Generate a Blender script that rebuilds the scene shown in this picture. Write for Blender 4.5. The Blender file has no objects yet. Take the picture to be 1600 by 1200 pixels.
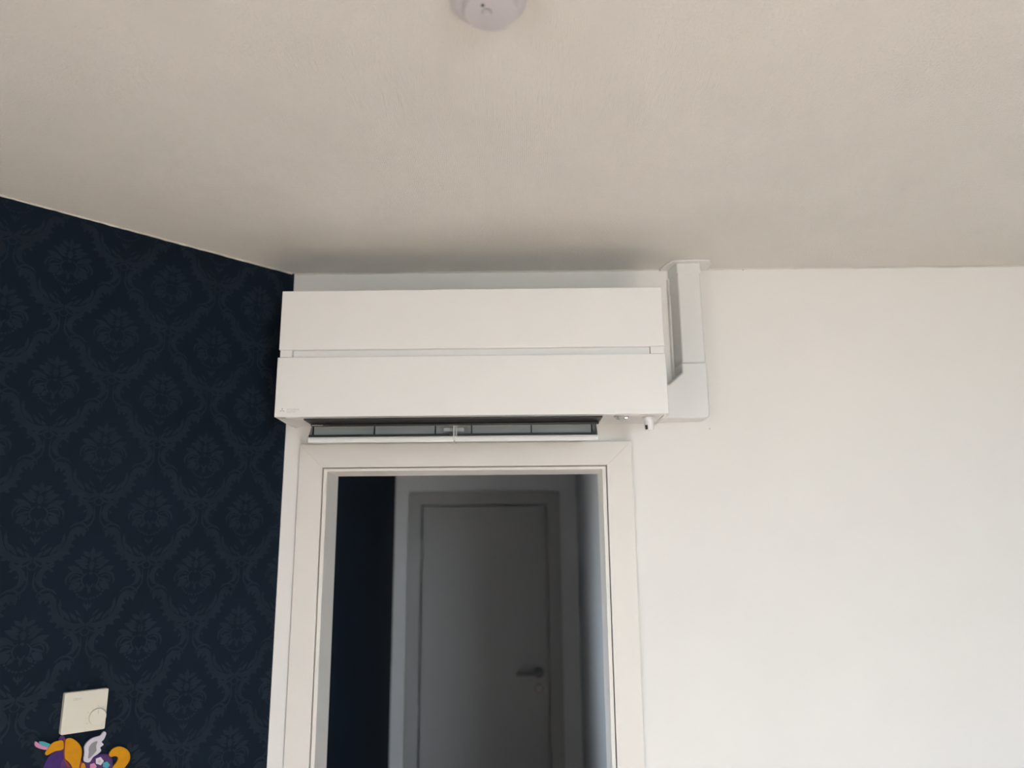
import bpy, bmesh, math, random
from mathutils import Vector, Matrix
random.seed(7)
S = bpy.context.scene
C = S.collection
H = 2.50                     # ceiling height of the room
RT = math.sqrt(0.5)

# ------------------------------------------------------------------ camera
CAM = Vector((0.5981, -1.9399, H - 0.739))
YAW, PITCH, ROLL, FPX = -0.0092, 0.2185, -0.0082, 1200.3
fw = Vector((math.sin(YAW) * math.cos(PITCH), math.cos(YAW) * math.cos(PITCH), math.sin(PITCH)))
rt = fw.cross(Vector((0, 0, 1))).normalized()
up = rt.cross(fw)
rt, up = math.cos(ROLL) * rt + math.sin(ROLL) * up, math.cos(ROLL) * up - math.sin(ROLL) * rt
cd = bpy.data.cameras.new('camera')
cd.sensor_width = 36.0
cd.lens = 36.0 * FPX / 1600.0
cd.clip_start = 0.02
cd.dof.use_dof = True
cd.dof.focus_distance = 1.58
cd.dof.aperture_fstop = 2.2
cam = bpy.data.objects.new('camera', cd)
C.objects.link(cam)
m = Matrix((rt, up, -fw)).transposed().to_4x4()
m.translation = CAM
cam.matrix_world = m
S.camera = cam

# ------------------------------------------------------------------ light
W = bpy.data.worlds.new('sky')
S.world = W
W.use_nodes = True
bg = W.node_tree.nodes['Background']
bg.inputs[0].default_value = (0.76, 0.89, 1.0, 1)
bg.inputs[1].default_value = 11.5
WY = -3.60                                                  # the wall behind the camera and its window (x0, x1, z0, z1)
WINB = (1.36, 2.16, 0.20, 2.44)
WINA = (-3.35, -2.55, 0.85, 2.10)                           # window in the side wall (y0, y1, z0, z1)
LX = -1.25 * math.sqrt(0.5)


def lamp(name, kind, loc, direction, **kw):
    ld = bpy.data.lights.new(name, kind)
    for k, v in kw.items():
        setattr(ld, k, v)
    o = bpy.data.objects.new(name, ld)
    C.objects.link(o)
    o.location = loc
    o.rotation_euler = Vector(direction).to_track_quat('-Z', 'Y').to_euler()
    return o


lamp('sun', 'SUN', (3, -8, 6), (-0.34, 0.72, -0.60), energy=21.0, angle=0.009, color=(1.0, 0.95, 0.90))
for loc, d, sx_, sz_ in ((((WINB[0] + WINB[1]) / 2, WY - 0.10, (WINB[2] + WINB[3]) / 2), (0, 1, 0), WINB[1] - WINB[0], WINB[3] - WINB[2]),
                         ((LX - 0.06, (WINA[0] + WINA[1]) / 2, (WINA[2] + WINA[3]) / 2), (1, 0, 0), WINA[1] - WINA[0], WINA[3] - WINA[2]),
                         ((-0.85, 0.405, 1.625), (1, 0, 0), 0.55, 0.65)):  # portal for the window opening of the added side room
    po = lamp('window_portal', 'AREA', loc, d, shape='RECTANGLE', size=sx_, size_y=sz_)
    po.data.cycles.is_portal = True

vs = S.view_settings
vs.view_transform = 'Standard'
vs.look = 'None'
vs.gamma = 1.0
vs.use_curve_mapping = False
vs.exposure = 0.72


# ------------------------------------------------------------------ pixel helpers (1600 x 1200 photograph)
def ray(x, y):
    return fw + (x - 800) / FPX * rt + (600 - y) / FPX * up


def on_left(x, y, off=0.0):
    """pixel -> (s, z) on the oblique blue wall: s metres from the corner, z height"""
    d = ray(x, y)
    n = Vector((RT, -RT, 0))
    p = CAM + d * ((off - n.dot(CAM)) / n.dot(d))
    return (-(p.x + p.y) * RT, p.z)


def LW(s, z, off=0.0):
    """point on the oblique blue wall"""
    return Vector((-s * RT + off * RT, -s * RT - off * RT, z))


# ------------------------------------------------------------------ materials
def mat(name, col, rough=0.5, spec=0.5, metal=0.0, bump=0.0, bscale=300.0, vary=0.03, vscale=6.0, emit=None, estr=0.0,
        coat=0.0):
    M = bpy.data.materials.new(name)
    M.use_nodes = True
    nt = M.node_tree
    p = nt.nodes['Principled BSDF']
    tc = nt.nodes.new('ShaderNodeTexCoord')
    nz = nt.nodes.new('ShaderNodeTexNoise')
    nz.inputs['Scale'].default_value = vscale
    nz.inputs['Detail'].default_value = 4
    nt.links.new(tc.outputs['Object'], nz.inputs['Vector'])
    rp = nt.nodes.new('ShaderNodeValToRGB')
    rp.color_ramp.elements[0].position = 0.3
    rp.color_ramp.elements[1].position = 0.7
    rp.color_ramp.elements[0].color = (*[max(0, c * (1 - vary)) for c in col], 1)
    rp.color_ramp.elements[1].color = (*[min(1, c * (1 + vary)) for c in col], 1)
    nt.links.new(nz.outputs['Fac'], rp.inputs['Fac'])
    nt.links.new(rp.outputs['Color'], p.inputs['Base Color'])
    p.inputs['Roughness'].default_value = rough
    p.inputs['Specular IOR Level'].default_value = spec
    p.inputs['Metallic'].default_value = metal
    p.inputs['Coat Weight'].default_value = coat
    if emit:
        p.inputs['Emission Color'].default_value = (*emit, 1)
        p.inputs['Emission Strength'].default_value = estr
    if bump:
        n2 = nt.nodes.new('ShaderNodeTexNoise')
        n2.inputs['Scale'].default_value = bscale
        n2.inputs['Detail'].default_value = 3
        nt.links.new(tc.outputs['Object'], n2.inputs['Vector'])
        b = nt.nodes.new('ShaderNodeBump')
        b.inputs['Strength'].default_value = bump
        b.inputs['Distance'].default_value = 0.001
        nt.links.new(n2.outputs['Fac'], b.inputs['Height'])
        nt.links.new(b.outputs['Normal'], p.inputs['Normal'])
    return M


def weave_mat(name, col, period, strength):
    """painted glass-fibre weave: two crossed thread directions and some noise as relief"""
    M = mat(name, col, rough=0.85, spec=0.25, vary=0.025, vscale=3.0)
    nt = M.node_tree
    p = nt.nodes['Principled BSDF']
    tc = [n for n in nt.nodes if n.bl_idname == 'ShaderNodeTexCoord'][0]
    hs = []
    for d in ('X', 'Y'):
        w = nt.nodes.new('ShaderNodeTexWave')
        w.wave_type = 'BANDS'
        w.bands_direction = d
        w.inputs['Scale'].default_value = 0.314 / period
        w.inputs['Distortion'].default_value = 2.5
        w.inputs['Detail'].default_value = 2
        w.inputs['Detail Scale'].default_value = 0.6
        nt.links.new(tc.outputs['Object'], w.inputs['Vector'])
        hs.append(w.outputs['Fac'])
    nz = nt.nodes.new('ShaderNodeTexNoise')
    nz.inputs['Scale'].default_value = 230
    nz.inputs['Detail'].default_value = 3
    nt.links.new(tc.outputs['Object'], nz.inputs['Vector'])
    a = nt.nodes.new('ShaderNodeMath')
    a.operation = 'MULTIPLY'
    nt.links.new(hs[0], a.inputs[0])
    nt.links.new(hs[1], a.inputs[1])
    a2 = nt.nodes.new('ShaderNodeMath')
    a2.operation = 'ADD'
    nt.links.new(a.outputs[0], a2.inputs[0])
    k = nt.nodes.new('ShaderNodeMath')
    k.operation = 'MULTIPLY'
    k.inputs[1].default_value = 1.7
    nt.links.new(nz.outputs['Fac'], k.inputs[0])
    nt.links.new(k.outputs[0], a2.inputs[1])
    b = nt.nodes.new('ShaderNodeBump')
    b.inputs['Strength'].default_value = strength
    b.inputs['Distance'].default_value = 0.002
    nt.links.new(a2.outputs[0], b.inputs['Height'])
    nt.links.new(b.outputs['Normal'], p.inputs['Normal'])
    return M


def wood_mat(name, c0, c1):
    M = mat(name, c0, rough=0.4, vary=0.0)
    nt = M.node_tree
    p = nt.nodes['Principled BSDF']
    tc = [n for n in nt.nodes if n.bl_idname == 'ShaderNodeTexCoord'][0]
    mp = nt.nodes.new('ShaderNodeMapping')
    mp.inputs['Scale'].default_value = (8, 0.6, 1)
    nt.links.new(tc.outputs['Object'], mp.inputs['Vector'])
    nz = nt.nodes.new('ShaderNodeTexNoise')
    nz.inputs['Scale'].default_value = 4
    nz.inputs['Detail'].default_value = 6
    nt.links.new(mp.outputs['Vector'], nz.inputs['Vector'])
    rp = nt.nodes.new('ShaderNodeValToRGB')
    rp.color_ramp.elements[0].color = (*c0, 1)
    rp.color_ramp.elements[1].color = (*c1, 1)
    nt.links.new(nz.outputs['Fac'], rp.inputs['Fac'])
    nt.links.new(rp.outputs['Color'], p.inputs['Base Color'])
    return M


M_WALL = mat('wall_paint', (0.805, 0.78, 0.752), rough=0.75, spec=0.3, bump=0.05, bscale=420, vary=0.012, vscale=4)
M_CEIL = weave_mat('ceiling_paint', (0.815, 0.78, 0.735), 0.0036, 0.7)
M_NAVY = mat('navy_wallpaper', (0.0066, 0.0130, 0.0232), rough=0.7, spec=0.10, bump=0.06, bscale=600, vary=0.12, vscale=5)
M_DAMASK = mat('navy_damask_print', (0.0122, 0.0200, 0.0328), rough=0.62, spec=0.14, bump=0.1, bscale=900, vary=0.15, vscale=30)
M_TRIM = mat('trim_paint', (0.76, 0.72, 0.675), rough=0.45, spec=0.4, vary=0.012)
M_HALL = mat('hall_wall_paint', (0.58, 0.59, 0.61), rough=0.8, spec=0.2, vary=0.012)
M_SIDE = mat('added_room_paint', (0.10, 0.10, 0.105), rough=0.8, spec=0.2)  # kept dark so the added room passes on only direct light
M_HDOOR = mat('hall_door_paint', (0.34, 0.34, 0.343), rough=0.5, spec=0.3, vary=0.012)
M_GLOSS = mat('glossy_white_plastic', (0.80, 0.785, 0.77), rough=0.16, spec=0.5, vary=0.008, coat=0.3)
M_PLAST = mat('white_plastic', (0.76, 0.75, 0.735), rough=0.38, spec=0.45, vary=0.01)
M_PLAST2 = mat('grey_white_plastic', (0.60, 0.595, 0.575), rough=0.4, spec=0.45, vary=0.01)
M_CASE = mat('shaded_casing_plastic', (0.64, 0.625, 0.605), rough=0.4, spec=0.45, vary=0.01)  # same plastic as the panels, greyed to paint in shade under the unit
M_VANE = mat('vane_plastic', (0.62, 0.63, 0.60), rough=0.35, spec=0.45, vary=0.02)
M_CLEAR = mat('milky_clear_plastic', (0.66, 0.67, 0.66), rough=0.2, spec=0.5, vary=0.02)
M_BLACK = mat('black_plastic', (0.010, 0.010, 0.010), rough=0.45, spec=0.4, vary=0.1)
M_DARK = mat('dark_grey_plastic', (0.028, 0.027, 0.026), rough=0.4, spec=0.4, vary=0.1)
M_PRINT = mat('grey_print', (0.50, 0.475, 0.45), rough=0.4, vary=0.02)
M_LENS = mat('grey_lens', (0.42, 0.41, 0.41), rough=0.15, vary=0.02)
M_LED = mat('led_glow', (0.9, 0.9, 1.0), rough=0.4, emit=(0.86, 0.84, 1.0), estr=1.6)
M_DET = mat('lavender_white_plastic', (0.56, 0.525, 0.545), rough=0.42, spec=0.4, vary=0.01)
M_THERM = mat('cream_plastic', (0.70, 0.655, 0.565), rough=0.4, spec=0.4, vary=0.01)
M_STEEL = mat('brushed_steel', (0.18, 0.18, 0.18), rough=0.35, metal=0.8, vary=0.05)
M_CAULK = mat('caulk', (0.66, 0.62, 0.56), rough=0.8, vary=0.08, vscale=20)
M_CAULKL = mat('pale_caulk', (0.68, 0.64, 0.58), rough=0.8, vary=0.15, vscale=30)
M_FLOOR = wood_mat('oak_laminate', (0.54, 0.44, 0.36), (0.67, 0.56, 0.475))
M_HFLOOR = wood_mat('hall_laminate', (0.20, 0.15, 0.10), (0.28, 0.21, 0.15))
M_PURPLE = mat('purple_paint', (0.052, 0.022, 0.135), rough=0.6, spec=0.2, vary=0.15, vscale=60)
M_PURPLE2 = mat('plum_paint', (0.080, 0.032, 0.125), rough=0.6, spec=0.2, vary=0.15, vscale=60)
M_ORANGE = mat('orange_paint', (0.58, 0.25, 0.006), rough=0.6, spec=0.15, vary=0.08, vscale=60)
M_RED = mat('dark_red_paint', (0.22, 0.025, 0.035), rough=0.5, vary=0.1, vscale=60)
M_PINK = mat('pink_paint', (0.60, 0.24, 0.42), rough=0.5, vary=0.1, vscale=60)
M_TEAL = mat('teal_paint', (0.055, 0.30, 0.36), rough=0.5, vary=0.1, vscale=60)
M_LILAC = mat('pale_lilac_paint', (0.62, 0.58, 0.66), rough=0.5, vary=0.04, vscale=60)
M_GREY = mat('grey_paint', (0.26, 0.245, 0.265), rough=0.5, vary=0.05, vscale=60)
M_PEACH = mat('peach_paint', (0.62, 0.42, 0.36), rough=0.5, vary=0.05, vscale=60)
M_OUT = mat('paving', (0.44, 0.40, 0.35), rough=0.9, vary=0.1, vscale=2)


# ------------------------------------------------------------------ mesh helpers
def quad_box(bm, x0, x1, y0, y1, z0, z1):
    v = [bm.verts.new(p) for p in ((x0, y0, z0), (x1, y0, z0), (x1, y1, z0), (x0, y1, z0),
                                   (x0, y0, z1), (x1, y0, z1), (x1, y1, z1), (x0, y1, z1))]
    for f in ((0, 3, 2, 1), (4, 5, 6, 7), (0, 1, 5, 4), (1, 2, 6, 5), (2, 3, 7, 6), (3, 0, 4, 7)):
        bm.faces.new([v[i] for i in f])
    return v


def box(*a):
    bm = bmesh.new()
    quad_box(bm, *a)
    return bm


def loft(bm, rings, cap=True):
    """closed rings of equal length, joined in order"""
    R = [[bm.verts.new(p) for p in r] for r in rings]
    n = len(R[0])
    for a, b in zip(R, R[1:]):
        for i in range(n):
            bm.faces.new((a[i], a[(i + 1) % n], b[(i + 1) % n], b[i]))
    if cap:
        bm.faces.new(R[0][::-1])
        bm.faces.new(R[-1])
    bmesh.ops.recalc_face_normals(bm, faces=bm.faces)


def prism(poly, fn, d0, d1):
    """extrude a 2-D polygon; fn(u, v, d) -> point"""
    bm = bmesh.new()
    loft(bm, [[fn(u, v, d0) for u, v in poly], [fn(u, v, d1) for u, v in poly]])
    return bm


def lathe(bm, prof, fn, n=48, cap=True):
    """prof: (radius, axial) pairs; fn(a, b, axial) -> point"""
    loft(bm, [[fn(r * math.cos(2 * math.pi * i / n), r * math.sin(2 * math.pi * i / n), h) for i in range(n)]
              for r, h in prof], cap)


def tube(bm, pts, r, n=8):
    pts = [Vector(p) for p in pts]
    rings = []
    for i, p in enumerate(pts):
        d = (pts[min(i + 1, len(pts) - 1)] - pts[max(i - 1, 0)]).normalized()
        a = d.orthogonal().normalized()
        if abs(d.z) < 0.9:
            a = Vector((0, 0, 1)).cross(d).normalized()
        b = d.cross(a)
        rr = r[i] if isinstance(r, (list, tuple)) else r
        rings.append([p + rr * (math.cos(2 * math.pi * k / n) * a + math.sin(2 * math.pi * k / n) * b) for k in range(n)])
    loft(bm, rings)


def root_of(o):
    while o.parent:
        o = o.parent
    return o


def obj(name, bm, material, parent=None, bevel=0.0, smooth=False, origin=None, segs=2):
    """bm is in world space; becomes ONE mesh object"""
    org = Vector(root_of(parent).location) if parent else Vector(origin or (0, 0, 0))
    for v in bm.verts:
        v.co -= org
    bmesh.ops.recalc_face_normals(bm, faces=bm.faces)
    me = bpy.data.meshes.new(name)
    bm.to_mesh(me)
    bm.free()
    me.materials.append(material)
    o = bpy.data.objects.new(name, me)
    C.objects.link(o)
    if parent:
        o.parent = parent
    else:
        o.location = org
    if bevel:
        b = o.modifiers.new('bevel', 'BEVEL')
        b.width = bevel
        b.segments = segs
        b.limit_method = 'ANGLE'
        b.angle_limit = math.radians(40)
    if smooth or bevel:
        for p in me.polygons:
            p.use_smooth = True
        me.set_sharp_from_angle(angle=math.radians(35))
    return o


def tag(o, label, cat, kind=None, group=None):
    o['label'] = label
    o['category'] = cat
    if kind:
        o['kind'] = kind
    if group:
        o['group'] = group
    return o


def thing(name, label, cat, loc, kind=None):
    o = bpy.data.objects.new(name, None)
    o.empty_display_size = 0.05
    C.objects.link(o)
    o.location = loc
    return tag(o, label, cat, kind)


def text(name, body, size, mtx, material, parent, depth=0.0002, stretch=1.0):
    """lettering as a mesh; mtx is the world matrix of its lower left corner"""
    cu = bpy.data.curves.new(name, 'FONT')
    cu.body = body
    cu.size = size
    cu.extrude = depth
    t = bpy.data.objects.new(name, cu)
    C.objects.link(t)
    dg = bpy.context.evaluated_depsgraph_get()
    me = bpy.data.meshes.new_from_object(t.evaluated_get(dg))
    bpy.data.objects.remove(t)
    me.transform(mtx @ Matrix.Diagonal((stretch, 1, 1, 1)))
    bm = bmesh.new()
    bm.from_mesh(me)
    return obj(name, bm, material, parent)


# ------------------------------------------------------------------ the room
WT = 0.10                                   # thickness of the wall with the doorway
OX0, OX1, OZ = 0.1005, 0.8180, H - 0.5205   # opening in the wall
RX, SL = 2.45, 1.25                         # right wall; length of the oblique wall

bm = bmesh.new()
quad_box(bm, 0.0, OX0, 0, WT, 0, H)
quad_box(bm, OX1, RX, 0, WT, 0, H)
quad_box(bm, OX0, OX1, 0, WT, OZ, H)
bmesh.ops.remove_doubles(bm, verts=bm.verts, dist=1e-5)
wall_back = tag(obj('wall_back', bm, M_WALL), 'smooth white painted wall around the doorway under the air conditioner', 'wall', 'structure')
# marks on the wall
for nm, px, pz, r, mm in (('screw_hole', 1.0829, H - 0.4304, 0.0013, M_STEEL), ('screw_hole', 1.1985, H - 0.0022, 0.0022, M_STEEL),
                          ('filled_hole', 1.1864, H - 0.1476, 0.005, M_WALL)):
    b = bmesh.new()
    lathe(b, [(r, 0.0), (r, -0.0004), (r * 0.5, -0.0007)], lambda a, c, h, px=px, pz=pz: (px + a * (0.7 if nm == 'screw_hole' else 1), h, pz + c * 1.3), 12)
    obj(nm, b, mm, wall_back)

# oblique navy wall: core, paper strips, damask relief on the strips
bm = bmesh.new()
loft(bm, [[LW(0, z, -0.0006), LW(SL, z, -0.0006), LW(SL, z, -0.08), LW(0.0, z, -0.08)] for z in (0, H)])
wall_left = tag(obj('wall_left', bm, M_NAVY), 'oblique wall in dark navy damask wallpaper left of the doorway', 'wall', 'structure')
SEAM = [0.0, 0.3135, 0.8435, SL]


def blob(path, n_round=4):
    """outline of a stroke: path of (x, y, half width)"""
    P = []
    for i in range(len(path) - 1):                          # Catmull-Rom refinement
        a, b, c, d = path[max(i - 1, 0)], path[i], path[i + 1], path[min(i + 2, len(path) - 1)]
        for k in range(4):
            t = k / 4
            P.append(tuple(0.5 * (2 * b[j] + (c[j] - a[j]) * t + (2 * a[j] - 5 * b[j] + 4 * c[j] - d[j]) * t * t
                                  + (3 * b[j] - a[j] - 3 * c[j] + d[j]) * t ** 3) for j in range(3)))
    P.append(path[-1])
    quads = []
    L, Rr = [], []
    for i, (x, y, w) in enumerate(P):
        x0, y0, _ = P[max(i - 1, 0)]
        x1, y1, _ = P[min(i + 1, len(P) - 1)]
        l = math.hypot(x1 - x0, y1 - y0) or 1
        nx, ny = -(y1 - y0) / l, (x1 - x0) / l
        L.append((x + nx * w, y + ny * w))
        Rr.append((x - nx * w, y - ny * w))
    for i in range(len(P) - 1):
        quads.append([L[i], L[i + 1], Rr[i + 1], Rr[i]])
    return quads


def leaf(x0, y0, x1, y1, w):
    return blob([(x0, y0, w * 0.10), (x0 + (x1 - x0) * .3, y0 + (y1 - y0) * .3, w * 0.42),
                 (x0 + (x1 - x0) * .65, y0 + (y1 - y0) * .65, w * 0.46), (x1, y1, 0.5)])


def disc(x, y, rx, ry):
    return [[(x + rx * math.cos(k * math.pi / 5), y + ry * math.sin(k * math.pi / 5)) for k in range(10)]]


def half_motif():
    q = []
    # flower
    for a in ((12, 185, 72, 228, 34), (28, 128, 128, 160, 40), (58, 70, 172, 112, 44), (30, 150, 88, 190, 26),
              (30, 95, 90, 125, 24), (70, -8, 146, -62, 60), (62, 25, 150, -8, 22), (40, -30, 82, -78, 30)):
        q += leaf(*a)
    q += blob([(48, 52, 4), (100, 72, 9), (150, 55, 10), (172, 12, 8), (166, -22, 3)])
    q += blob([(70, 38, 3), (112, 50, 6), (138, 32, 6), (146, 4, 3)])
    q += blob([(26, 62, 3), (58, 30, 6), (56, -14, 6), (30, -44, 3)])
    for k, (x, y) in enumerate(((98, -78), (84, -100), (64, -117), (40, -128), (16, -134))):
        q += disc(x, y, 10, 9)
    q += leaf(8, -50, 26, -18, 14)
    # cup of acanthus below the flower
    q += leaf(6, -205, 34, -162, 18)
    q += blob([(4, -318, 12), (70, -334, 20), (150, -312, 27), (208, -258, 25), (232, -190, 21), (250, -128, 22), (288, -104, 24),
               (322, -120, 20), (332, -160, 4)])
    for a in ((60, -340, 92, -376, 26), (110, -335, 150, -366, 28), (165, -312, 208, -338, 30), (205, -272, 252, -290, 30), (226, -222, 272, -232, 28),
              (238, -172, 280, -178, 26), (300, -100, 352, -116, 26), (280, -112, 296, -160, 26), (20, -318, 60, -270, 22),
              (60, -300, 120, -232, 24), (110, -296, 178, -206, 26), (160, -270, 205, -160, 24), (186, -220, 196, -128, 20), (40, -262, 88, -210, 14)):
        q += leaf(*a)
    q += blob([(226, -92, 3), (262, -60, 7), (312, -54, 8), (352, -86, 6), (360, -116, 2)])
    # ribbon knot and the two C scrolls
    q += blob([(2, -348, 5), (24, -362, 6), (30, -384, 6), (16, -402, 5), (1, -406, 5)])
    q += blob([(4, -335, 4), (52, -378, 7), (110, -372, 9), (146, -352, 3)])
    q += blob([(128, -402, 4), (96, -396, 14), (62, -430, 20), (56, -480, 20), (74, -520, 13), (104, -536, 4)])
    for a in ((112, -392, 152, -372, 20), (116, -398, 148, -424, 20), (40, -450, 26, -486, 14), (84, -446, 104, -470, 16), (96, -536, 122, -548, 14)):
        q += leaf(*a)
    q += blob([(26, -412, 3), (20, -470, 6), (28, -530, 7), (66, -578, 7), (116, -590, 5), (146, -572, 2)])
    return q


def full_motif():
    h = half_motif()
    q = h + [[(-x, y) for x, y in f[::-1]] for f in h]
    q += leaf(0, 158, 0, 262, 36) + disc(0, 118, 20, 34) + disc(0, -66, 12, 30) + leaf(0, -226, 0, -160, 16) + disc(0, 60, 14, 12)
    return q


MOT = full_motif()
UN = 0.000266
COLW, PER = 0.1095, 0.2645
for k in range(3):
    s0, s1 = SEAM[k] + (0.0002 if k else 0.0006), SEAM[k + 1] - 0.0002
    b = bmesh.new()
    loft(b, [[LW(s0, z, -0.0005), LW(s1, z, -0.0005), LW(s1, z, -0.00005 * (k % 2)), LW(s0, z, -0.00005 * (k % 2))] for z in (0.004, H - 0.001)])
    strip = obj('wallpaper_strip', b, M_NAVY, wall_left)
    b = bmesh.new()
    for ci in range(-1, 13):
        cs = 0.3135 + (ci - 3) * COLW
        if cs + 0.1 < s0 or cs - 0.1 > s1:
            continue
        for ri in range(-1, 10):
            cz = H - 0.6575 - (ri - 2) * PER - (PER / 2 if (ci - 3) % 2 else 0) + 0.004
            for f in MOT:
                pts = [(cs - x * UN, cz + y * UN) for x, y in f]
                if min(p[0] for p in pts) < s0 + 0.0005 or max(p[0] for p in pts) > s1 - 0.0003:
                    if max(p[0] for p in pts) < s0 or min(p[0] for p in pts) > s1:
                        continue
                    pts = [(min(max(p[0], s0 + 0.0005), s1 - 0.0003), p[1]) for p in pts]
                if max(p[1] for p in pts) > H - 0.006 or min(p[1] for p in pts) < 0.01:
                    continue
                b.faces.new([b.verts.new(LW(s, z, 0.0003)) for s, z in pts])
    org = Vector((0, 0, 0))
    pat = obj('damask_relief', b, M_DAMASK, strip)
    pat['kind'] = 'stuff'

# the rest of the shell, outside the frame
bm = bmesh.new()
ya, yb, za, zb = WINA
for y0, y1, z0, z1 in ((WY, ya, 0, H), (yb, -SL * RT, 0, H), (ya, yb, 0, za), (ya, yb, zb, H)):
    quad_box(bm, LX - 0.12, LX, y0, y1, z0, z1)
bmesh.ops.remove_doubles(bm, verts=bm.verts, dist=1e-5)
tag(obj('wall_side', bm, M_WALL), 'plain white wall with a window, running back beside the navy wall', 'wall', 'structure')
win = thing('window_1', 'white framed window in the side wall next to the navy wall', 'window', (LX - 0.06, (ya + yb) / 2, za), 'structure')
for y0, y1, z0, z1 in ((ya + .001, ya + .05, za + .001, zb - .001), (yb - .05, yb - .001, za + .001, zb - .001),
                       (ya + .05, yb - .05, za + .001, za + .05), (ya + .05, yb - .05, zb - .05, zb - .001)):
    obj('window_frame', box(LX - .09, LX - .03, y0, y1, z0, z1), M_TRIM, win, bevel=0.003)
tag(obj('wall_right', box(RX, RX + 0.1, WY, WT, 0, H), M_NAVY), 'dark navy wall on the right of the room', 'wall', 'structure')  # unseen; made dark to weaken bounce light on the right
bm = bmesh.new()
b0, b1, zb, zt = WINB
for x0, x1, z0, z1 in ((LX, b0, 0, H), (b1, RX, 0, H), (b0, b1, 0, zb), (b0, b1, zt, H)):
    quad_box(bm, x0, x1, WY - 0.15, WY, z0, z1)
bmesh.ops.remove_doubles(bm, verts=bm.verts, dist=1e-5)
tag(obj('wall_rear', bm, M_NAVY), 'navy wall behind the viewer with a window', 'wall', 'structure')  # unseen; navy so that less light bounces through the doorway
win = thing('window_2', 'white framed window behind the viewer', 'window', ((b0 + b1) / 2, WY - 0.06, zb), 'structure')
for x0, x1, z0, z1 in ((b0 + .001, b0 + .05, zb + .001, zt - .001), (b1 - .05, b1 - .001, zb + .001, zt - .001),
                       (b0 + .05, b1 - .05, zb + .001, zb + .05), (b0 + .05, b1 - .05, zt - .05, zt - .001)):
    obj('window_frame', box(x0, x1, WY - .09, WY - .03, z0, z1), M_TRIM, win, bevel=0.003)
bm = bmesh.new()
fl = [(LX, WY), (RX, WY), (RX, 0), (0, 0), (LX, LX)]
loft(bm, [[(x, y, -0.05) for x, y in fl], [(x, y, 0) for x, y in fl]])
tag(obj('floor', bm, M_FLOOR), 'warm oak laminate floor of the room', 'floor', 'structure')
bm = bmesh.new()
cl = [(LX - 0.1, WY - 0.15), (RX + 0.1, WY - 0.15), (RX + 0.1, WT), (-0.10, WT), (-0.10, -0.02), (LX - 0.1, LX - 0.02)]
loft(bm, [[(x, y, H) for x, y in cl], [(x, y, H + 0.08) for x, y in cl]])
tag(obj('ceiling', bm, M_CEIL), 'off-white ceiling with a fine painted weave texture', 'ceiling', 'structure')
tag(obj('ground', box(-140, 140, -140, 140, -3.1, -3.0), M_OUT), 'sunlit paving outside the window', 'ground', 'structure')

# caulk lines where walls meet the ceiling
bm = bmesh.new()
pts, rr = [], []
n = 130
for i in range(n + 1):
    x = 0.004 + (RX - 0.01) * i / n
    pts.append((x, -0.0008, H - 0.0008 - 0.0012 * random.random()))
    rr.append(0.0014 + 0.0010 * random.random())
tube(bm, pts, rr, 6)
tag(obj('trim_1', bm, M_CAULK, smooth=True), 'uneven caulk line between white wall and ceiling', 'trim', 'structure')
bm = bmesh.new()
pts, rr = [], []
for i in range(91):
    s = 0.008 + (SL - 0.012) * i / 90
    pts.append(LW(s, H - 0.0012 - 0.0008 * random.random(), 0.0012))
    rr.append(0.0018 + 0.0008 * random.random())
tube(bm, pts, rr, 6)
tag(obj('trim_2', bm, M_CAULKL, smooth=True), 'thin pale caulk line between navy wall and ceiling', 'trim', 'structure')

# ------------------------------------------------------------------ doorway: casing boards, frame, jambs
CL, CR, CT = 0.0427, 0.8798, H - 0.4622     # casing outside
IL, IR, IT = 0.1018, 0.8165, H - 0.5218     # casing inside
FLX, FRX, FZ = 0.1139, 0.8048, H - 0.5315   # clear opening
door1 = thing('door_1', 'white painted door frame with flat mitred casing, standing open to the dark hallway', 'door frame', ((CL + CR) / 2, 0, 0), 'structure')
g = 0.00008
XZ = lambda u, v, d: (u, d, v)
for poly in ([(CL, 0.002), (IL, 0.002), (IL, IT - g), (CL, CT - g * 1.4)],
             [(CR, 0.002), (CR, CT - g * 1.4), (IR, IT - g), (IR, 0.002)],
             [(CL + g * 1.4, CT), (IL + g, IT), (IR - g, IT), (CR - g * 1.4, CT)]):
    obj('casing_board', prism(poly, XZ, -0.0005, -0.014), M_TRIM, door1, bevel=0.0006)
gp = 0.0022                                  # shadow gap between casing and frame
for poly in ([(IL + gp, 0.002), (FLX, 0.002), (FLX, FZ), (IL + gp, IT - gp)],
             [(IR - gp, 0.002), (IR - gp, IT - gp), (FRX, FZ), (FRX, 0.002)],
             [(IL + gp, IT - gp), (FLX, FZ), (FRX, FZ), (IR - gp, IT - gp)]):
    obj('jamb_board', prism(poly, XZ, -0.0095, 0.110), M_TRIM, door1, bevel=0.0012)

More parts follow.
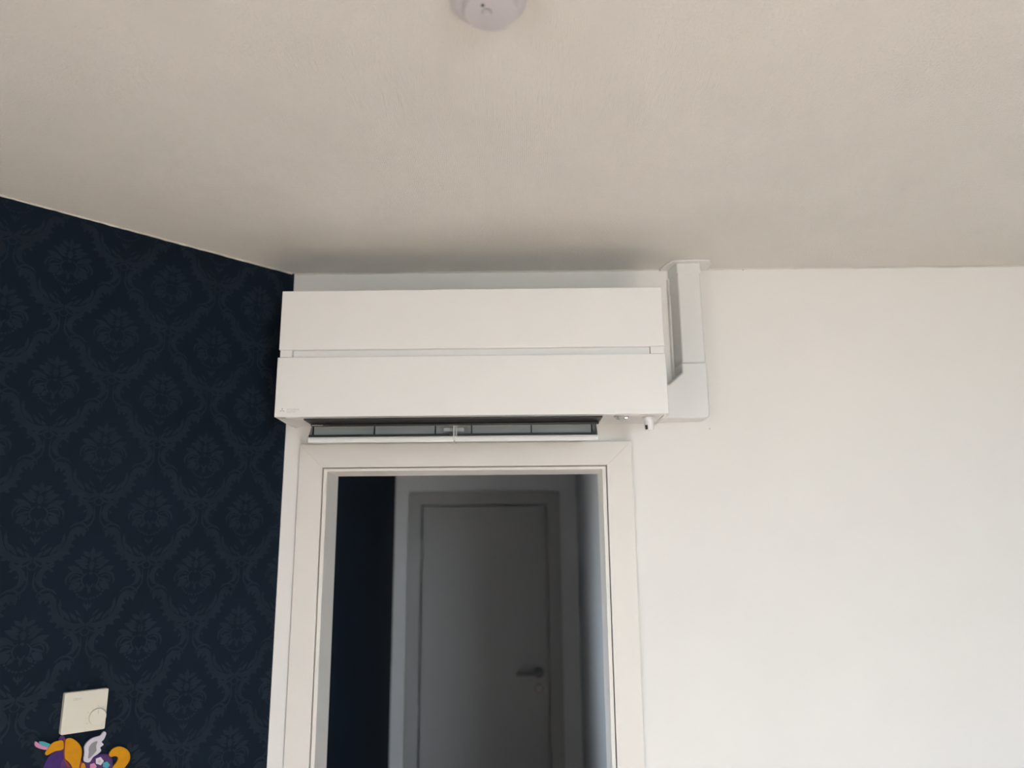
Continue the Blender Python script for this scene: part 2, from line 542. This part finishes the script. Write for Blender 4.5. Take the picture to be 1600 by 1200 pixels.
# ------------------------------------------------------------------ the dark hallway
HX0, HX1, HY = -0.085, 0.905, 2.30
bm = bmesh.new()
for y0, y1, z0, z1 in ((WT, 0.12, 0, H), (0.94, HY, 0, H), (0.12, 0.94, 2.1, H)):  # hidden gap, added to admit light from the side room
    quad_box(bm, HX0 - 0.08, HX0, y0, y1, z0, z1)
bmesh.ops.remove_doubles(bm, verts=bm.verts, dist=1e-5)
tag(obj('wall_hall_left', bm, M_NAVY), 'dark navy wall inside the hallway', 'wall', 'structure')
SX0, SX1 = -0.80, HX0 - 0.081                # unseen side room, added so its window lights the hallway's right wall
bm = bmesh.new()
for a in ((SX0, SX1, 0.101, 0.119, 0, H), (SX0, SX1, 0.95, 1.03, 0, H), (SX0 - 0.1, SX0, 0.101, 1.03, 0, 1.30), (SX0 - 0.1, SX0, 0.101, 1.03, 1.95, H),
          (SX0 - 0.1, SX0, 0.101, 0.13, 1.30, 1.95), (SX0 - 0.1, SX0, 0.68, 1.03, 1.30, 1.95), (SX0, SX1, 0.119, 0.95, -0.05, 0), (SX0, SX1, 0.119, 0.95, H - 0.05, H)):
    quad_box(bm, *a)
tag(obj('wall_added_side_room', bm, M_SIDE), 'dark grey walls of an unseen side room added to light the hallway', 'wall', 'structure')
tag(obj('wall_hall_right', box(HX1, HX1 + 0.08, WT, HY, 0, H), M_HALL), 'pale grey wall inside the hallway on the right', 'wall', 'structure')
tag(obj('hall_floor', box(HX0, HX1, WT, HY + 0.1, -0.05, 0), M_HFLOOR), 'dark floor of the hallway', 'floor', 'structure')
tag(obj('hall_ceiling', box(HX0 - .08, HX1 + .08, WT + .001, HY + 0.1, H, H + 0.08), M_HALL), 'ceiling of the hallway', 'ceiling', 'structure')
DX0, DX1, DZ = 0.068, 0.737, H - 0.480       # far door leaf
bm = bmesh.new()
quad_box(bm, HX0 - .08, DX0 - 0.012, HY, HY + 0.1, 0, H)
quad_box(bm, DX1 + 0.012, HX1 + .08, HY, HY + 0.1, 0, H)
quad_box(bm, DX0 - 0.012, DX1 + 0.012, HY, HY + 0.1, DZ + 0.012, H)
bmesh.ops.remove_doubles(bm, verts=bm.verts, dist=1e-5)
tag(obj('wall_hall_far', bm, M_HALL), 'grey end wall of the hallway around the closed door', 'wall', 'structure')
door2 = thing('door_2', 'closed plain door with lever handle at the dark end of the hallway', 'door', ((DX0 + DX1) / 2, HY, 0), 'structure')
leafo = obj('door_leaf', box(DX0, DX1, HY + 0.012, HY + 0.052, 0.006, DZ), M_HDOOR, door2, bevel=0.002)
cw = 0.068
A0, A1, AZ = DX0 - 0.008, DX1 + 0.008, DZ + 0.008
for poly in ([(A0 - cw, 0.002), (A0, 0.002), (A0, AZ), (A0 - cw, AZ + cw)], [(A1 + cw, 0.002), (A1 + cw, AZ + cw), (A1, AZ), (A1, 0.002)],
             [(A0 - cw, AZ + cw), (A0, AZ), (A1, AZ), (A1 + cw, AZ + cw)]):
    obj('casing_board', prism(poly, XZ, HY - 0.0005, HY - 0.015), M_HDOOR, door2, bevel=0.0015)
for hz in (H - 0.70, 0.95, 0.30):
    bm = bmesh.new()
    lathe(bm, [(0.008, hz - 0.05), (0.008, hz + 0.05)], lambda a, c, h: (DX0 - 0.006 + a, HY - 0.004 + c, h), 12)
    obj('hinge', bm, M_STEEL, door2, smooth=True)
hx, hz = 0.688, H - 1.342
bm = bmesh.new()
lathe(bm, [(0.026, HY + 0.0118), (0.026, HY + 0.004), (0.022, HY + 0.001), (0.010, HY), (0.010, HY - 0.03)], lambda a, c, h: (hx + a, h, hz + c), 20)
tube(bm, [(hx + 0.008, HY - 0.032, hz), (hx - 0.02, HY - 0.034, hz), (hx - 0.118, HY - 0.032, hz - 0.002)], [0.011, 0.0105, 0.0095], 10)
obj('lever_handle', bm, M_STEEL, door2, smooth=True)
bm = bmesh.new()
lathe(bm, [(0.025, HY + 0.0118), (0.025, HY + 0.004), (0.021, HY + 0.001)], lambda a, c, h: (hx + a, h, hz - 0.078 + c), 20)
ros = obj('key_rose', bm, M_STEEL, door2, smooth=True)

tag(obj('hall_leak_backing', box(DX0 - 0.011, DX1 + 0.011, HY + 0.075, HY + 0.0999, 0, DZ + 0.011), M_HALL), 'unseen backing panel added behind the hallway door to block sky light', 'wall', 'structure')  # added panel, keeps sky light from leaking round the door leaf
# ------------------------------------------------------------------ air conditioner
AX0, AX1 = 0.0442, 0.9342
AT, AB = H - 0.1313, H - 0.4312
G0, G1 = H - 0.2738, H - 0.2915              # the slit between the two front panels
FY = -0.233
ac = thing('air_conditioner', 'glossy white wall-mounted air conditioner with open vanes above the doorway', 'air conditioner', ((AX0 + AX1) / 2, 0, AB))
OXA, OXB = 0.1050, 0.7870                    # air outlet
# casing: hollow where the outlet is
bm = bmesh.new()
prof = [(-0.001, AT - 0.012), (-0.208, AT - 0.012), (-0.208, AB + 0.004), (-0.150, AB + 0.001), (-0.07, AB + 0.004), (-0.001, AB + 0.022)]
for xa, xb in ((AX0 + 0.004, OXA), (OXB, AX1 - 0.004)):
    loft(bm, [[(x, y, z) for y, z in prof] for x in (xa, xb)])
loft(bm, [[(x, y, z) for y, z in [(-0.001, AT - 0.012), (-0.208, AT - 0.012), (-0.208, AB + 0.055), (-0.075, AB + 0.055), (-0.070, AB + 0.004), (-0.001, AB + 0.022)]]
          for x in (OXA, OXB)])
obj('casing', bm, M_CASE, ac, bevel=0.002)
up_p = obj('upper_front_panel', box(AX0 + 0.0012, AX1 - 0.0012, FY, -0.2085, G0, AT), M_GLOSS, ac, bevel=0.0015)
# top cover lip behind the panel
obj('top_cover', box(AX0 + 0.006, AX1 - 0.006, -0.200, -0.004, AT - 0.0118, AT - 0.006), M_PLAST, ac, bevel=0.002)
# lower panel with thin lip at its foot
lo_p = obj('lower_front_panel', box(AX0 - 0.0008, AX1 + 0.0012, FY, -0.2085, AB, G1), M_GLOSS, ac, bevel=0.0015)
obj('panel_groove', box(0.0764, 0.9010, -0.2215, -0.2085, G1 + 0.0003, G0 - 0.0003), M_GLOSS, ac)
for xa, xb in ((AX0 + 0.0042, 0.0762), (0.9012, AX1 - 0.0025)):
    obj('groove_end_block', box(xa, xb, FY + 0.0012, -0.2085, G1 + 0.0003, G0 - 0.0003), M_GLOSS, ac, bevel=0.0006)
for xa, xb in ((AX0 + 0.001, AX0 + 0.0045), (AX1 - 0.0045, AX1 - 0.001)):        # side rims seen from below
    rp_ = [(-0.208, AB - 0.0005), (-0.150, AB - 0.0015), (-0.070, AB + 0.0015), (-0.003, AB + 0.019), (-0.003, AB + 0.05), (-0.208, AB + 0.05)]
    obj('side_rim', prism(rp_, lambda u, v, d: (d, u, v), xa, xb), M_GLOSS, ac, bevel=0.0008)
# outlet: black throat, dark bar, vanes with black arms
throat = obj('air_outlet', box(OXA + 0.0005, OXB - 0.0005, -0.2075, -0.0755, AB + 0.0500, AB + 0.0545), M_BLACK, ac)
obj('outlet_bar', box(OXA - 0.002, OXB + 0.002, -0.2080, -0.1500, AB - 0.0035, AB + 0.0035), M_DARK, ac, bevel=0.002)
obj('outlet_lip', box(OXA + 0.001, OXB - 0.001, -0.1560, -0.1440, AB - 0.0090, AB - 0.0036), M_DARK, ac, bevel=0.002)
st = obj('outlet_sticker', box(OXA + 0.004, OXA + 0.030, -0.1568, -0.1560, AB - 0.0075, AB - 0.0060), M_PRINT, ac)
MIDX = 0.4434
for va, vb, arms in ((0.0985, MIDX - 0.0012, (0.1095, 0.2545, 0.3990)), (MIDX + 0.0012, 0.7830, (0.4850, 0.6263, 0.7690))):
    pr = [(-0.098, AB - 0.002), (-0.101, AB - 0.016), (-0.108, AB - 0.026), (-0.120, AB - 0.0305), (-0.120, AB - 0.034), (-0.104, AB - 0.031),
          (-0.097, AB - 0.018), (-0.094, AB - 0.002)]
    bm = bmesh.new()
    loft(bm, [[(x, y, z) for y, z in pr] for x in (va + 0.003, vb - 0.0005)])
    vane = obj('vane', bm, M_VANE, ac, smooth=True)
    lip = [(-0.112, AB - 0.0335), (-0.144, AB - 0.0325), (-0.1475, AB - 0.0345), (-0.1475, AB - 0.0460), (-0.144, AB - 0.0475), (-0.118, AB - 0.0430), (-0.110, AB - 0.0370)]
    bm = bmesh.new()
    loft(bm, [[(x, y, z) for y, z in lip] for x in (va, vb)])
    obj('vane_lip', bm, M_GLOSS, vane, bevel=0.0012)
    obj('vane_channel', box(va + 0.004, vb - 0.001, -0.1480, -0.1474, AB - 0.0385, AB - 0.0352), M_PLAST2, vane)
    la, lb = (va + 0.001, vb - 0.010) if va < 0.3 else (va + 0.006, vb - 0.004)
    obj('vane_seal', box(la, lb, -0.1462, -0.1300, AB - 0.0324, AB - 0.0278), M_BLACK, vane, bevel=0.0008)
    for ax in arms:
        poly = [(-0.148, AB - 0.030), (-0.143, AB - 0.008), (-0.139, AB - 0.008), (-0.138, AB - 0.030)]
        obj('vane_arm', prism(poly, lambda u, v, d: (d, u, v), ax - 0.0013, ax + 0.0013), M_BLACK, vane)
    ex = va + 0.0006 if va < 0.3 else vb - 0.0006
    poly = [(-0.146, AB - 0.033), (-0.120, AB - 0.004), (-0.098, AB - 0.002), (-0.100, AB - 0.033)]
    obj('vane_end_plate', prism(poly, lambda u, v, d: (d, u, v), ex - 0.0006, ex + 0.0006), M_CLEAR, vane)
for xa, xb in ((MIDX - 0.026, MIDX - 0.002), (MIDX + 0.002, MIDX + 0.022)):
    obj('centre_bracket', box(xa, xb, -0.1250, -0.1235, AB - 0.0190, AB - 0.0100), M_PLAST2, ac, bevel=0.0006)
obj('centre_rib', box(MIDX - 0.0011, MIDX + 0.0011, -0.150, -0.100, AB - 0.0450, AB - 0.0092), M_CLEAR, ac)
# receiver lens with lamp, and the tapered sensor cup
lx, ly = 0.8345, -0.1880
lz = AB + 0.003
bm = bmesh.new()
lathe(bm, [(1.0, lz), (1.0, lz - 0.0035), (0.86, lz - 0.0055)], lambda a, c, h: (lx + a * 0.0175, ly + c * 0.022, h), 28)
lens = obj('receiver_lens', bm, M_LENS, ac, smooth=True)
bm = bmesh.new()
lathe(bm, [(0.0030, lz - 0.005), (0.0030, lz - 0.0064), (0.0018, lz - 0.0068)], lambda a, c, h: (0.8440 + a, -0.1955 + c, h), 14)
obj('indicator_lamp', bm, M_LED, lens, smooth=True)
bm = bmesh.new()
loft(bm, [[(lx - 0.0125, ly - 0.014, h), (lx - 0.010, ly - 0.015, h), (lx - 0.0045, ly + 0.004, h), (lx - 0.0070, ly + 0.005, h)][::-1] for h in (lz - 0.005, lz - 0.0060)])
obj('lens_window', bm, M_DARK, lens)
sx, sy = 0.9010, -0.1700
bm = bmesh.new()
lathe(bm, [(0.0145, AB + 0.002), (0.0140, AB - 0.004), (0.0115, AB - 0.0075), (0.0110, AB - 0.0100)], lambda a, c, h: (sx + a, sy + c, h), 32)
obj('sensor_collar', bm, M_PLAST, ac, smooth=True)
bm = bmesh.new()
lathe(bm, [(0.0120, AB - 0.004), (0.0118, AB - 0.010), (0.0100, AB - 0.0270), (0.0090, AB - 0.0285), (0.005, AB - 0.0288)], lambda a, c, h: (sx + a, sy + c, h), 32)
sens = obj('sensor_cup', bm, M_GLOSS, ac, smooth=True)
bm = bmesh.new()
ring = lambda r, h: [(sx + r * math.cos(t), sy + r * math.sin(t), h) for t in [math.radians(d) for d in (196, 210, 224, 238)]]
for (ra, ha), (rb, hb) in (((0.0114, AB - 0.0170), (0.0102, AB - 0.0272)),):
    loft(bm, [ring(ra + 0.0003, ha) + ring(ra - 0.002, ha)[::-1], ring(rb + 0.0003, hb) + ring(rb - 0.002, hb)[::-1]])
obj('sensor_window', bm, M_DARK, sens)
# emblem and lettering on the lower panel
ey = FY - 0.0001
ecx, ecz, el = 0.0610, AB + 0.0155, 0.0062
for ang in (90, 210, 330):
    d = Vector((math.cos(math.radians(ang)), math.sin(math.radians(ang))))
    e1 = Vector((math.cos(math.radians(ang - 30)), math.sin(math.radians(ang - 30)))) * el * 0.577 * 1.0
    e2 = Vector((math.cos(math.radians(ang + 30)), math.sin(math.radians(ang + 30)))) * el * 0.577 * 1.0
    poly = [(ecx, ecz), (ecx + e1.x, ecz + e1.y), (ecx + e1.x + e2.x, ecz + e1.y + e2.y), (ecx + e2.x, ecz + e2.y)]
    obj('emblem_diamond', prism(poly, XZ, ey + 0.0002, ey - 0.0001), M_PRINT, lo_p)
FRONT = lambda x, z: Matrix.Translation((x, ey, z)) @ Matrix.Rotation(math.pi / 2, 4, 'X')
text('lettering', 'MITSUBISHI', 0.0058, FRONT(0.0715, AB + 0.0152), M_PRINT, lo_p, stretch=0.95)
text('lettering', 'ELECTRIC', 0.0050, FRONT(0.0715, AB + 0.0100), M_PRINT, lo_p, stretch=0.95)

# ------------------------------------------------------------------ pipe cover beside it
duct = thing('pipe_cover', 'white plastic pipe duct rising from the air conditioner into the ceiling', 'pipe cover', (1.038, 0, H - 0.4128))
TB = H - 0.2715
bm = bmesh.new()
tp = [(0.999, -0.0008), (1.0105, -0.060), (1.0685, -0.060), (1.0765, -0.0008)]
loft(bm, [[(x, y, z) for x, y in tp] for z in (TB, H - 0.020)])
obj('trunking', bm, M_PLAST, duct, bevel=0.003)
bm = bmesh.new()
tp = [(0.994, -0.0008), (0.9985, -0.012), (0.9985, -0.024), (1.0025, -0.025)]
loft(bm, [[(0.993, -0.0008, z), (0.995, -0.010, z), (1.0005, -0.0105, z), (0.9985, -0.0008, z)] for z in (H - 0.300, H - 0.030)])
obj('trunking_base', bm, M_PLAST, duct, bevel=0.001)
ep = [(1.0085, TB - 0.0003), (1.0085, H - 0.298), (0.9745, H - 0.3265), (0.9365, H - 0.3265), (0.9365, H - 0.4128), (1.060, H - 0.4128), (1.0675, H - 0.4105),
      (1.0702, H - 0.404), (1.0702, TB - 0.0003)]
back = [(x + (-0.010 if i in (0, 1, 2) else 0.007 if i in (7, 8) else 0), z + (0.004 if i in (2, 3) else 0)) for i, (x, z) in enumerate(ep)]
bm = bmesh.new()
loft(bm, [[(x, -0.0008, z) for x, z in back], [(x, -0.0615, z) for x, z in ep]])
obj('elbow', bm, M_PLAST, duct, bevel=0.003)
bm = bmesh.new()
cp = [(1.0090, -0.0612), (1.0090, -0.0012), (1.0775, -0.0012), (1.0700, -0.0612)]
cp = [(0.9975, -0.0012), (1.0088, -0.0622), (1.0700, -0.0622), (1.0785, -0.0012)]
loft(bm, [[(x, y, z) for x, y in cp] for z in (H - 0.0330, H - 0.0045)])
obj('collar', bm, M_PLAST, duct, bevel=0.003)
bm = bmesh.new()
fp = [(0.9745, -0.001), (0.9770, -0.018), (0.9850, -0.046), (0.9960, -0.066), (1.0080, -0.0745), (1.0780, -0.0750), (1.0930, -0.0700), (1.1010, -0.0560), (1.1040, -0.001)]
loft(bm, [[(x, y, z) for x, y in fp] for z in (H - 0.0048, H - 0.0003)])
obj('ceiling_flange', bm, M_GLOSS, duct, bevel=0.0018)

# ------------------------------------------------------------------ smoke detector
dx, dy = 0.5625, -1.049
det = thing('smoke_detector', 'round white smoke detector on the ceiling', 'smoke detector', (dx, dy, H))
DF = lambda a, c, h: (dx + a, dy + c, H + h)
bm = bmesh.new()
lathe(bm, [(0.0480, -0.0004), (0.0525, -0.0030), (0.0525, -0.0120), (0.0515, -0.0170), (0.0480, -0.0215), (0.0420, -0.0240), (0.0372, -0.0250)], DF, 72)
obj('housing', bm, M_DET, det, smooth=True)
bm = bmesh.new()
lathe(bm, [(0.0350, -0.0245), (0.0362, -0.0262), (0.0362, -0.0335), (0.0345, -0.0358), (0.030, -0.0366), (0.015, -0.0372), (0.004, -0.0374)], lambda a, c, h: (dx + 0.003 + a, dy + 0.001 + c, H + h), 64)
cov = obj('cover', bm, M_DET, det, smooth=True)
bx_, by_ = 0.5605, -1.0540
bm = bmesh.new()
lathe(bm, [(0.0056, -0.0365), (0.0056, -0.0388), (0.0046, -0.0390), (0.0042, -0.0379), (0.0015, -0.0378)], lambda a, c, h: (bx_ + a, by_ + c, H + h), 32)
obj('test_button', bm, M_DET, cov, smooth=True)
bm = bmesh.new()
lathe(bm, [(0.0066, -0.0366), (0.0066, -0.03745), (0.0058, -0.0375)], lambda a, c, h: (bx_ + a, by_ + c, H + h), 32)
obj('button_groove', bm, M_DARK, cov, smooth=True)
bm = bmesh.new()
lathe(bm, [(0.0024, -0.0366), (0.0024, -0.0378), (0.0012, -0.0379)], lambda a, c, h: (0.5558 + a, -1.0665 + c, H + h), 16)
obj('indicator_hole', bm, M_BLACK, cov, smooth=True)

# ------------------------------------------------------------------ thermostat on the navy wall
T0, T1, TZ1, TZ0 = 0.3706, 0.4515, H - 0.9999, H - 1.0778
th = thing('thermostat', 'square cream thermostat with a round dial on the navy wall', 'thermostat', LW((T0 + T1) / 2, TZ0, 0.001))
LF = lambda u, v, d: LW(u, v, d)
def rrect(u0, u1, v0, v1, r, n=4):
    P = []
    for cx, cy, a0 in ((u1 - r, v1 - r, 0), (u0 + r, v1 - r, 90), (u0 + r, v0 + r, 180), (u1 - r, v0 + r, 270)):
        P += [(cx + r * math.cos(math.radians(a0 + 90 * k / n)), cy + r * math.sin(math.radians(a0 + 90 * k / n))) for k in range(n + 1)]
    return P
obj('back_plate', prism(rrect(T0 + .002, T1 - .002, TZ0 + .002, TZ1 - .002, 0.003), LF, 0.0006, 0.004), M_THERM, th)
cover = obj('cover', prism(rrect(T0, T1, TZ0, TZ1, 0.003), LF, 0.0042, 0.0175), M_THERM, th, bevel=0.0012)
du, dv = T0 + 0.0170, TZ0 + 0.0255
bm = bmesh.new()
lathe(bm, [(0.0165, 0.017), (0.0165, 0.0205), (0.0155, 0.0220), (0.004, 0.0222)], lambda a, c, h: LW(du + a, dv + c, h), 40)
dial = obj('dial', bm, M_THERM, th, smooth=True)
obj('dial_pointer', prism([(du - .0006, dv + .006), (du + .0006, dv + .006), (du + .0006, dv + .014), (du - .0006, dv + .014)], LF, 0.0221, 0.0224), M_PRINT, dial)
for ang in range(-30, 241, 30):
    a = math.radians(ang)
    r0, r1 = 0.0195, 0.0215
    u, v = -math.cos(a), math.sin(a)
    if not (T0 + 0.002 < du - u * 0 + (-u) * r1 < T1):
        continue
    c0, c1 = Vector((du - u * r0, dv + v * r0)), Vector((du - u * r1, dv + v * r1))
    nn = Vector((c1.y - c0.y, c0.x - c1.x)).normalized() * (0.0009 if ang % 60 == 30 else 0.0005)
    obj('scale_mark', prism([tuple(c0 + nn), tuple(c1 + nn), tuple(c1 - nn), tuple(c0 - nn)], LF, 0.0172, 0.0177), M_PRINT, cover)
ZR = Matrix(((RT, 0, RT, 0), (RT, 0, -RT, 0), (0, 1, 0, 0), (0, 0, 0, 1)))
p = LW(T1 - 0.0165, TZ1 - 0.0165, 0.01755)
text('lettering', 'DEVI', 0.0068, Matrix.Translation(p) @ ZR, M_PRINT, cover)

# ------------------------------------------------------------------ winged unicorn ornament below the thermostat
sB, zB = on_left(120, 1290, 0.004)
uni = thing('unicorn_ornament', 'purple winged unicorn cutout with orange mane hanging under the thermostat', 'ornament', LW(sB, zB, 0.001))


def flat(name, px, d0, d1, material, parent=uni, bevel=0.0008):
    P = [on_left(40 + x / 8.572, 1060 + y / 8.572, d1) for x, y in px]
    # round the outline a little
    Q = []
    for i in range(len(P)):
        a, b, c, d = P[i - 1], P[i], P[(i + 1) % len(P)], P[(i + 2) % len(P)]
        for t in (0, 0.33, 0.67):
            Q.append(tuple(0.5 * (2 * b[j] + (c[j] - a[j]) * t + (2 * a[j] - 5 * b[j] + 4 * c[j] - d[j]) * t * t + (3 * b[j] - a[j] - 3 * c[j] + d[j]) * t ** 3) for j in (0, 1)))
    return obj(name, prism(Q, LF, d0, d1), material, parent, bevel=0)


body = flat('body', [(700, 1230), (740, 1120), (820, 1110), (900, 1060), (980, 1018), (1080, 1010), (1145, 1050), (1168, 1130), (1165, 1300), (1175, 1480), (1190, 1680), (1090, 1690),
                     (1060, 1500), (1000, 1440), (860, 1450), (840, 1520), (835, 1690), (730, 1690), (720, 1500), (650, 1420), (560, 1380), (420, 1420), (330, 1400), (240, 1330),
                     (235, 1210), (300, 1060), (380, 990), (500, 955), (540, 1000), (600, 1130), (640, 1215)], 0.002, 0.006, M_PURPLE)
flat('body_overlay', [(720, 1240), (760, 1130), (900, 1075), (1000, 1035), (1080, 1028), (1130, 1065), (1148, 1140), (1130, 1300), (900, 1320), (760, 1300)], 0.0061, 0.0068, M_PURPLE2, body)  # plum layer over the middle of the body
flat('cheek', [(482, 1240), (480, 1120), (520, 1060), (580, 1130), (620, 1240), (560, 1280)], 0.0061, 0.0070, M_PURPLE2, body)
flat('horn_band', [(185, 850), (240, 845), (300, 868), (345, 890), (350, 925), (300, 925), (200, 890)], 0.0035, 0.0085, M_TEAL)
flat('horn_band', [(125, 862), (150, 850), (200, 888), (310, 924), (330, 948), (250, 955), (140, 918)], 0.0035, 0.0085, M_PINK)
flat('ear', [(450, 800), (478, 770), (518, 775), (532, 830), (490, 850), (455, 840)], 0.003, 0.0075, M_PURPLE2)
flat('forelock', [(265, 1005), (300, 940), (360, 870), (430, 840), (500, 838), (506, 940), (460, 965), (400, 975), (330, 1010), (282, 1032)], 0.0062, 0.0100, M_ORANGE)
flat('mane_edge', [(505, 835), (540, 820), (540, 1000), (545, 1100), (600, 1180), (560, 1190), (512, 1060)], 0.0062, 0.0092, M_RED)
flat('mane', [(545, 818), (620, 806), (690, 850), (738, 910), (755, 985), (742, 1080), (715, 1200), (690, 1320), (640, 1290), (625, 1190), (580, 1120), (530, 1070), (528, 930)], 0.0072, 0.0112, M_ORANGE)
flat('mane_edge', [(712, 1250), (735, 1120), (755, 1120), (742, 1250)], 0.0070, 0.0090, M_RED)
flat('mane_lock', [(742, 1250), (750, 1150), (780, 1135), (802, 1180), (796, 1260)], 0.0070, 0.0095, M_ORANGE)
wing = flat('wing', [(1058, 712), (1080, 740), (1050, 815), (1018, 850), (1045, 888), (1000, 925), (1012, 968), (965, 1015), (905, 1055), (860, 1120), (810, 1122), (780, 1098), (792, 1000), (790, 920), (830, 852), (900, 800),
             (1000, 770), (1030, 735)], 0.0070, 0.0125, M_LILAC)
flat('wing_feathers', [(962, 842), (945, 905), (950, 965), (920, 1005), (872, 1055), (840, 1072), (848, 1000), (850, 930), (892, 868)], 0.0126, 0.0136, M_GREY, wing)
flat('tail', [(1118, 1022), (1150, 962), (1200, 928), (1270, 915), (1350, 945), (1392, 1000), (1400, 1070), (1370, 1140), (1320, 1210), (1290, 1330), (1200, 1380), (1160, 1300), (1165, 1200), (1222, 1120), (1238, 1062), (1200, 1042),
              (1145, 1052)], 0.0035, 0.0080, M_ORANGE)
for (cx, cy, r, mm) in ((990, 1108, 50, M_LILAC), (1080, 1160, 44, M_TEAL), (905, 1180, 42, M_PINK)):
    fo = flat('flower', [(cx + r * (1 + 0.12 * math.cos(5 * t)) * math.cos(t), cy + r * (1 + 0.12 * math.cos(5 * t)) * math.sin(t)) for t in [2 * math.pi * k / 15 for k in range(15)]],
              0.0069, 0.0085, mm, body)
flat('flower_centre', [(990 + 20 * math.cos(t), 1110 + 20 * math.sin(t)) for t in [2 * math.pi * k / 8 for k in range(8)]], 0.0086, 0.0094, M_PEACH, body)
bm = bmesh.new()
s1, z1 = on_left(97, 1152, 0.004)
s0, z0 = on_left(95.5, 1146, 0.004)
tube(bm, [LW(s1, z1 - 0.006, 0.0035), LW(s1, z1, 0.0032), LW(s0, z0 + 0.002, 0.0030)], 0.0012, 8)
obj('hanging_string', bm, M_PURPLE2, uni, smooth=True)
